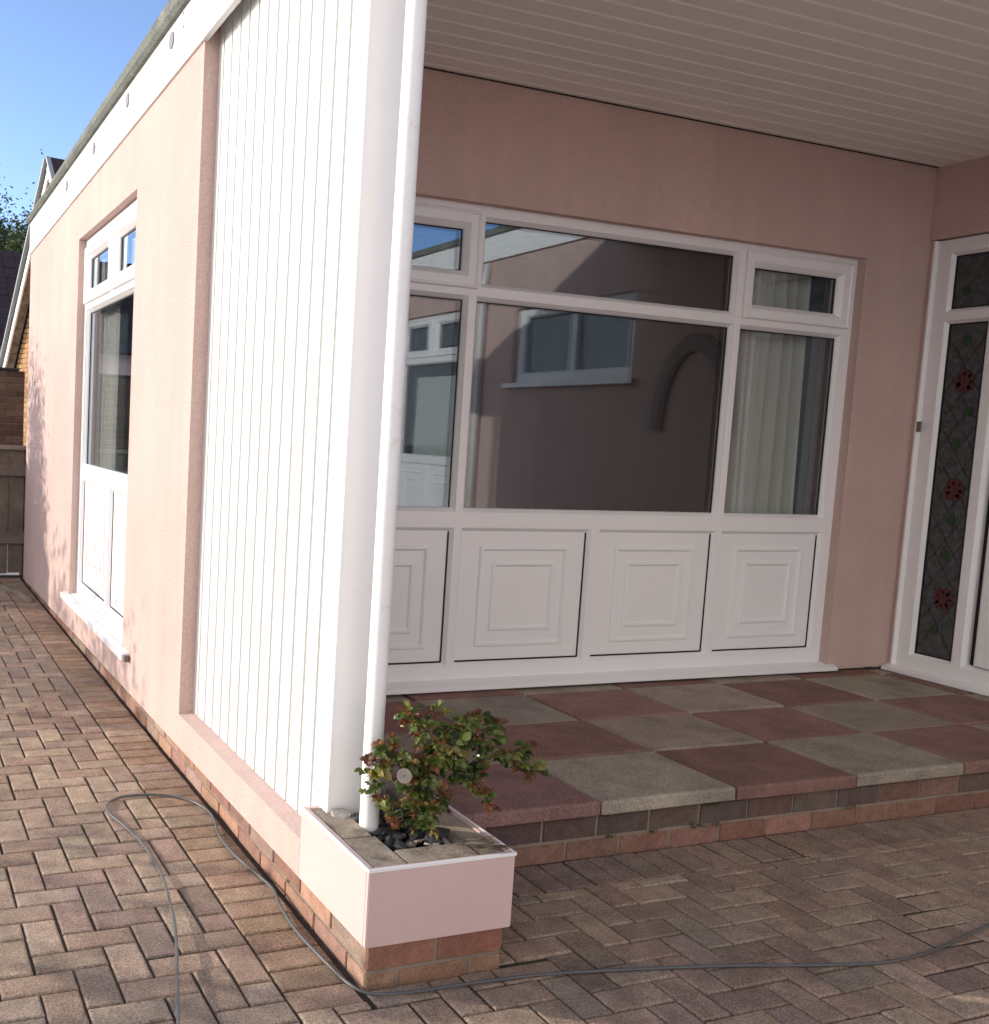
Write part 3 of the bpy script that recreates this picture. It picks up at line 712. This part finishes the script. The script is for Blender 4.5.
canes = [
    ([B0, (.24, .21, .40), (.25, .20, .55), (.27, .20, .68)], .006, .0015, 16, (6, 3, 1)),
    ([(.242, .215, .38), (.20, .20, .48), (.14, .19, .57), (.12, .18, .60)], .004, .0012, 15, (5, 4, 1)),
    ([(.15, .19, .55), (.10, .18, .54), (.055, .175, .52)], .002, .0008, 6, (3, 5, 1)),
    ([(.13, .19, .56), (.11, .18, .51), (.105, .175, .46), (.1, .17, .42)], .002, .0008, 9, (5, 3, 1)),
    ([(.245, .21, .48), (.30, .20, .58), (.36, .19, .64), (.38, .18, .655)], .004, .0012, 16, (8, 2, .5)),
    ([(.25, .21, .44), (.34, .20, .54), (.43, .19, .60), (.49, .19, .615)], .004, .0012, 18, (9, 2, .3)),
    ([(.36, .2, .56), (.45, .18, .56), (.52, .17, .53), (.55, .165, .50)], .003, .001, 15, (9, 2, .3)),
    ([(.50, .175, .54), (.56, .165, .555), (.60, .16, .57)], .0016, .0006, 3, (1, 5, 2)),
    ([(.53, .17, .52), (.585, .16, .50), (.605, .155, .475)], .0014, .0006, 4, (6, 2, .5)),
    ([(.34, .2, .53), (.39, .18, .50), (.42, .165, .45), (.43, .16, .41)], .002, .0008, 11, (5, 4, 1)),
    ([B0, (.23, .19, .36), (.215, .18, .44), (.21, .175, .50)], .004, .0012, 17, (7, 3, 2)),
    ([(.24, .2, .33), (.26, .16, .38), (.275, .14, .43), (.27, .13, .46)], .003, .001, 11, (7, 3, 2)),
    ([(.25, .205, .5), (.23, .19, .6), (.20, .18, .65), (.19, .18, .67)], .003, .001, 13, (5, 4, 1)),
    ([(.26, .205, .55), (.31, .19, .52), (.37, .17, .50), (.41, .16, .52)], .003, .001, 14, (8, 3, .5)),
    ([(.235, .22, .35), (.19, .19, .37), (.15, .17, .40), (.14, .16, .42)], .002, .0008, 6, (2, 6, 1)),
    ([(.26, .2, .58), (.29, .17, .58), (.33, .15, .57)], .002, .0008, 10, (8, 2, .5)),
    ([(.2, .195, .5), (.18, .16, .54), (.17, .14, .57)], .002, .0008, 9, (6, 3, 1)),
    ([(.25, .205, .46), (.28, .17, .52), (.29, .14, .56), (.295, .13, .60)], .003, .001, 13, (8, 2, 2)),
    ([(.25, .205, .5), (.33, .17, .56), (.38, .15, .60)], .003, .001, 12, (9, 2, 1)),
    ([(.24, .205, .42), (.22, .17, .46), (.225, .14, .52), (.23, .13, .56)], .003, .001, 13, (8, 2, 2)),
    ([(.30, .2, .52), (.35, .16, .50), (.38, .14, .47)], .002, .0008, 9, (8, 2, 1)),
    ([(.25, .2, .38), (.235, .16, .39), (.23, .14, .40)], .002, .0008, 8, (8, 2, 2)),
]
for a in canes: cane(*a[:3], a[3], a[4])
st.build('stems', [M['stem'], M['stem']], RO)
lf.build('foliage', M['leaf'], RO, False)
w = MB()      # pale sawn end of a thick old cane
for r_, p0, p1, mi_ in ((.021, (.172, .160, .500), (.150, .122, .515), 0),):
    p0, p1 = Vector(p0), Vector(p1); d = (p1-p0).normalized(); s_ = d.cross(Vector((0, 0, 1))).normalized(); b_ = s_.cross(d)
    def rg(p, r): return [p+(s_*math.cos(2*PI*q/18)+b_*math.sin(2*PI*q/18))*r for q in range(18)]
    w.loft([rg(p0, .014), rg(p1, .021), rg(p1+d*.003, .019), rg(p1+d*.003, .013), rg(p1+d*.001, .0115), rg(p1+d*.004, .009), rg(p1+d*.004, .004), rg(p1, .0035)])
w.tube([(.245, .21, .40), (.21, .185, .46), (.172, .160, .500)], [.006, .009, .014], 10)
w.build('sawn_stub', surf('sawn_pale_wood', (.31, .27, .22), .9, .1, .15, 60, .3, 150, .002), RO, True, True)

# ------------------------------------------------------------------ hose on the drive
HP = [(-.60, -.55), (-.525, -.18), (-.488, -.013), (-.439, .175), (-.375, .43), (-.33, .713), (-.318, .90), (-.325, 1.069), (-.35, 1.22), (-.374, 1.34), (-.362, 1.43), (-.31, 1.485), (-.245, 1.497), (-.17, 1.485), (-.10, 1.445), (-.045, 1.37), (-.022, 1.28), (-.026, 1.18), (-.052, 1.045), (-.052, .87), (-.030, .704), (-.020, .592), (-.040, .476), (-.048, .308), (-.034, .134), (-.020, .035), (.01, -.016), (.085, -.038), (.25, -.048), (.40, -.055), (.549, -.072), (.75, -.11), (.948, -.152), (1.17, -.21), (1.37, -.262), (1.52, -.285), (1.67, -.278), (1.85, -.245), (2.02, -.21), (2.5, -.12), (3.2, -.2)]
def smooth(pts, n):
    out = []
    for i in range(len(pts)-1):
        p0, a, b, p3 = [Vector(pts[max(0, min(len(pts)-1, q))]) for q in (i-1, i, i+1, i+2)]
        for q in range(n):
            t = q/n; out.append(.5*((2*a)+(b-p0)*t+(2*p0-5*a+4*b-p3)*t*t+(3*a-p0-3*b+p3)*t**3))
    return out+[Vector(pts[-1])]
hp = [(p.x, p.y, .0075+(.016 if i < 100 else .004)*max(0, math.sin(i*.055+.9))**2+.004*noise.noise(Vector((i*.11, 0, 0)))**2) for i, p in enumerate(smooth(HP, 6))]
w = MB(); w.tube(hp, .0046, 10)
tag(w.build('hosepipe', M['hose']), 'thin grey hosepipe looping over the block paving and past the planter', 'hose')

# ------------------------------------------------------------------ fence, neighbours, trees
FE = thing('wooden_fence', (-1.4, 7.12, 0), 'weathered wooden board fence closing the gap behind the bungalow', 'fence')
w = MB(); x = -2.9
while x < .05:
    xb = min(x+.125, .075); w.box((x, 7.11, .02+random.uniform(-.01, .02)), (xb, 7.132, 1.13+random.uniform(-.006, .006)), 0, None, .002); x += .133
w.build('boards', M['wood'], FE)
for z0, z1 in ((.90, 1.0), (.30, .40)):
    w = MB(); w.box((-2.9, 7.075, z0), (.06, 7.108, z1), 0, None, .004); w.build('rail', M['wood'], FE)
w = MB(); w.box((-2.92, 7.07, 1.132), (.085, 7.15, 1.168), 0, None, .004); w.build('cap_rail', M['mortar'], FE)
for x in (-.045+.05, -1.85):
    w = MB(); w.box((x, 7.134, 0), (x+.09, 7.22, 1.13), 0, None, .004); w.build('post', M['wood'], FE)
w = MB(); w.box((-2.9, 7.112, -.02), (.07, 7.14, .012)); w.build('gravel_board', M['shadowgap'], FE)
# dark brick outbuilding behind the fence
OB = thing('brick_outbuilding', (-1.5, 10.5, 0), 'low dark brick outbuilding just behind the wooden fence', 'shed')
w = MB(); w.box((-4, 10.03, 0), (.36, 11.2, 1.945), 1)
GB = [(.12, .065, .045), (.10, .055, .04), (.14, .08, .055)]
bricks(w, (-4, 10.02, 0), (1, 0, 0), (0, -1, 0), 4.36, [(c_*.075, c_*.075+.065, .11*(c_ % 2), GB) for c_ in range(26)])
w.build('wall', [M['gable'], M['mortar']], OB)
w = MB(); w.box((-4.1, 9.99, 1.951), (.30, 11.3, 1.975), 0); w.build('flat_roof', M['shadowgap'], OB)
# brick house: gable seen almost edge on, roof running off to the right
GA = math.radians(10); gn = Vector((-math.cos(GA), -math.sin(GA), 0)); gd = Vector((-math.sin(GA), math.cos(GA), 0)); GP = Vector((.84, 13., 0))
camC = Vector((-1.14825, -2.23145, 1.41211)); cR = Vector((.93182155, -.35977225, .047671)); cU = Vector((-.01010299, .1055887, .99435856)); cF = Vector((.36277614, .92704636, -.09475505))
# (apex, eaves and gable lines were measured once on that wall plane; s = metres along it, z = height)
def meas(u, v):
    d = cF+cR*(u-283.7577)/1031.02-cU*(v-528.734)/1031.02; t = (GP-camC).dot(gn)/d.dot(gn); p = camC+d*t; return (p-GP).dot(gd), p.z
s_a, z_a = meas(47, 160); s_e, z_e = meas(1, 365)
def G(s_, z, out=0.): p = GP+gd*s_+gn*(out-.2); return (p.x, p.y, z)
BH = thing('brick_house', G((s_a+s_e)/2, 0), 'yellow brick house whose steep gable peeks past the back corner of the bungalow', 'house')
slope = (z_a-z_e)/(s_e-s_a); HALF = s_e-s_a
w = MB(); tones = [(.40, .245, .12), (.36, .21, .105), (.43, .27, .14), (.32, .18, .09)]
zc = 0.; c_ = 0
while zc < z_a-.35:
    half = min(HALF-.16, (z_a-.25-zc)/slope)
    if half > .1:
        o_ = G(s_a-half, 0); L_ = 2*half
        bricks(w, o_, tuple(gd), tuple(gn), L_, [(zc, zc+.065, .11*(c_ % 2), tones)])
    zc += .075; c_ += 1
zt_ = z_a-.27
w.hexa([G(s_a-HALF+.2, 0, -.006), G(s_a+HALF-.2, 0, -.006), G(s_a+HALF-.2, 0, -.25), G(s_a-HALF+.2, 0, -.25), G(s_a-HALF+.2, 2., -.006), G(s_a+HALF-.2, 2., -.006), G(s_a+HALF-.2, 2., -.25), G(s_a-HALF+.2, 2., -.25)], 1)
w.poly([G(s_a-HALF+.2, 1.9, -.007), G(s_a+HALF-.2, 1.9, -.007), G(s_a, zt_, -.007)], 1)
w.build('gable_wall', [M['gable'], M['mortar']], BH)
def slab_roof(name, m, s0, z0, s1, z1, o0, o1, th, up=0.):
    nz = Vector((z1-z0, 0, s0-s1)).normalized() if s1 > s0 else Vector((z0-z1, 0, s1-s0)).normalized()
    ds, dz_ = (nz.x, nz.z) if nz.z > 0 else (-nz.x, -nz.z)
    mb = MB(); q = lambda s_, z, o_, h: G(s_+ds*h, z+dz_*h, o_)
    mb.hexa([q(s0,z0,o0,up),q(s1,z1,o0,up),q(s1,z1,o1,up),q(s0,z0,o1,up),q(s0,z0,o0,up+th),q(s1,z1,o0,up+th),q(s1,z1,o1,up+th),q(s0,z0,o1,up+th)])
    return mb.build(name, m, BH)
for sg in (1, -1):
    s1_, z1_ = s_a+sg*(HALF+.05), z_a-slope*(HALF+.05)
    slab_roof('roof_slope', M['tile'], s_a, z_a, s1_, z1_, .17, -7., .06)
    slab_roof('barge_board', M['fascia'], s_a, z_a-.02, s1_, z1_-.02, .18, .155, .10, -.12)
    slab_roof('verge_strip', surf('grey_verge', (.28, .31, .32), .6), s_a, z_a, s1_, z1_, .23, .171, .035, .03)
    slab_roof('verge_soffit', M['coping'], s_a, z_a-.02, s1_, z1_-.02, .154, .012, .015, -.05)
# dark tiled house further back
TH = thing('tiled_house', (-5, 24, 0), 'distant house with a dark red tiled roof below the tree', 'house')
w = MB(); w.box((-12, 22.3, 0), (4.2, 28, 3.1)); w.build('wall', M['pink'], TH)
w = MB()
for r_ in range(16):
    for c_ in range(54):
        x0 = -12.3+c_*.31; ya = 22.0+r_*.25; za = 3.0+r_*.165
        t_ = random.uniform(-.015, .015)
        w.hexa([(x0,ya,za+t_),(x0+.3,ya,za+t_),(x0+.3,ya+.29,za+.19+t_),(x0,ya+.29,za+.19+t_),(x0,ya-.03,za+.05+t_),(x0+.3,ya-.03,za+.05+t_),(x0+.3,ya+.26,za+.235+t_),(x0,ya+.26,za+.235+t_)])
w.build('roof', M['tile'], TH)
TG = [(.025, .045, .018), (.035, .06, .02), (.018, .035, .016), (.05, .07, .024), (.032, .045, .022)]
def crown_leaves(mb, c, R, n, size, tones=TG, clumps=14, shell=.55):
    cs = []
    for q in range(clumps):
        d = Vector((random.gauss(0, 1), random.gauss(0, 1), random.gauss(0, 1))).normalized()
        k_ = random.uniform(shell, 1.); cs.append((Vector((d.x*R[0]*k_, d.y*R[1]*k_, d.z*R[2]*k_)), random.uniform(.25, .5)))
    for q in range(n):
        cc, rr_ = random.choice(cs)
        p = Vector(c)+cc+Vector((random.gauss(0, .45)*R[0]*rr_, random.gauss(0, .45)*R[1]*rr_, random.gauss(0, .45)*R[2]*rr_))
        if p.z < .03: continue
        a = Vector((random.uniform(-1, 1), random.uniform(-1, 1), random.uniform(-.6, .6))).normalized(); b = a.cross(Vector((random.uniform(-1, 1), random.uniform(-1, 1), random.uniform(-1, 1)))).normalized()
        s_ = size*random.uniform(.6, 1.3)
        mb.poly([p-a*s_, p+b*s_*.45, p+a*s_, p-b*s_*.45], 0, jit(random.choice(tones), .3, .1))
    return cs
def tree(name, base, h, R, n, size, label, cat, trunk_r=.12, tones=TG, clumps=16, group=None, bare=False):
    root = thing(name, base, label, cat, group); b = Vector(base)
    c = b+Vector((0, 0, h-R[2])); mb = MB(); cs = crown_leaves(mb, c, R, n, size, tones, clumps)
    mb.build('crown', M['treeleaf'], root, False)
    tk = MB(); top = c+Vector((0, 0, R[2]*.3)); tk.tube([b-Vector((0, 0, .05)), b.lerp(top, .5)+Vector((.05, .03, 0)), top], [trunk_r, trunk_r*.7, trunk_r*.25], 8)
    for cc, _ in cs[:10]:
        m_ = b.lerp(top, random.uniform(.45, .9)); tk.tube([m_, m_.lerp(c+cc, .5)+Vector((0, 0, .1*R[2])), c+cc], [trunk_r*.35, trunk_r*.2, trunk_r*.06], 5)
    tk.build('trunk', M['bark'], root); return root
tree('broadleaf_tree', (2.1, 33, 0), 8.5, (1.9, 2.2, 2.6), 40000, .07, 'dark leafy tree rising above the distant tiled roof', 'tree', .22, TG, 44)
tree('evergreen_tree', (3.0, 29, 0), 7.6, (1.0, 1.0, 2.0), 8000, .06, 'dark evergreen showing between the gable roof and the bungalow corner', 'tree', .14, TG, 14)
# garden growth left of the view that throws dappled shade on drive and wall
for (x, yq, h, R, n, s_, lab) in (
    (-4.7, 2.75, 1.45, (.5, .95, .27), 75, .09, 'loose shrub left of the drive, throwing thin shade on the blocks near the hose'),
    (-4.7, 5.3, 1.42, (.6, 1.0, .28), 110, .09, 'open shrub between the two larger ones left of the drive, dappling the border blocks'),
    (-5.2, 6.7, 1.95, (.9, 1.3, .8), 3200, .04, 'bushy shrub left of the drive, shading the blocks below the side window'),
    (-4.0, 8.75, 2.95, (.95, .6, 1.35), 5200, .045, 'tall shrub beyond the fence end, shading the far corner of the pink wall'),
    (-7.2, 8.6, 2.6, (1.1, 1.2, 1.2), 4200, .05, 'large rounded shrub at the far side of the garden left of the fence')):
    tree('garden_shrub', (x, yq, 0), h, R, n, s_, lab, 'shrub', .03, TG, 22, 'shrubs along the drive')

# ------------------------------------------------------------------ light, sky, camera
EL, AZ = math.radians(14.6), math.atan(.58)
S = Vector((-math.cos(EL)*math.cos(AZ), math.cos(EL)*math.sin(AZ), math.sin(EL)))
sun = bpy.data.lights.new('sun', 'SUN'); sun.energy = 2.0; sun.angle = math.radians(.53); sun.color = (.92, .84, .71)
so = bpy.data.objects.new('sun', sun); C.objects.link(so); so.rotation_euler = S.to_track_quat('Z', 'Y').to_euler()
wd = bpy.data.worlds.new('World'); SC.world = wd; wd.use_nodes = True; nt = wd.node_tree
sk = nt.nodes.new('ShaderNodeTexSky'); sk.sky_type = 'NISHITA'; sk.sun_disc = False
sk.sun_elevation = EL; sk.sun_rotation = math.atan2(S.x, S.y); sk.air_density = .45; sk.dust_density = .4; sk.ozone_density = 1.2
bg = nt.nodes['Background']; 
# broken cloud added to the unseen sky behind the viewer, brightening the porch
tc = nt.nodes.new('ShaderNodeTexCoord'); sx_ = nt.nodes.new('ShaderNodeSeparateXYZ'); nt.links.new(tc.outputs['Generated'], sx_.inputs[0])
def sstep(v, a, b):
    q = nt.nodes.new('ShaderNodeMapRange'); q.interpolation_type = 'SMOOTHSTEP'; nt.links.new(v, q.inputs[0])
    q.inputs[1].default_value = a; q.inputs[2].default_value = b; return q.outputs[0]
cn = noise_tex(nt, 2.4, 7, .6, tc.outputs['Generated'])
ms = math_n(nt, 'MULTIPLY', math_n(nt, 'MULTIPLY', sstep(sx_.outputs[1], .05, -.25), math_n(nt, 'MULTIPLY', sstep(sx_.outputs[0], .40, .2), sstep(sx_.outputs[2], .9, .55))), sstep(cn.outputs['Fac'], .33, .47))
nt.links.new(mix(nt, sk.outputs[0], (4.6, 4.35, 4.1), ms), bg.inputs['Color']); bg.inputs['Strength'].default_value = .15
cam = bpy.data.cameras.new('camera'); co_ = bpy.data.objects.new('camera', cam); C.objects.link(co_)
m3 = Matrix((cR, cU, -cF)).transposed(); co_.matrix_world = Matrix.Translation(camC) @ m3.to_4x4()
cam.sensor_fit = 'HORIZONTAL'; cam.sensor_width = 36; cam.lens = 1031.0216*36/989; cam.shift_x = 210.7423/989; cam.shift_y = 16.7339/989
cam.clip_start = .05; cam.clip_end = 600
SC.camera = co_
vs = SC.view_settings; vs.view_transform = 'Standard'; vs.look = 'None'; vs.gamma = 1; vs.exposure = 1.38; vs.use_curve_mapping = False
SC.cycles.max_bounces = 10; SC.cycles.diffuse_bounces = 6; SC.cycles.transparent_max_bounces = 12; SC.cycles.glossy_bounces = 6
SC.cycles.use_denoising = True
SC.cycles.caustics_reflective = False; SC.cycles.caustics_refractive = False
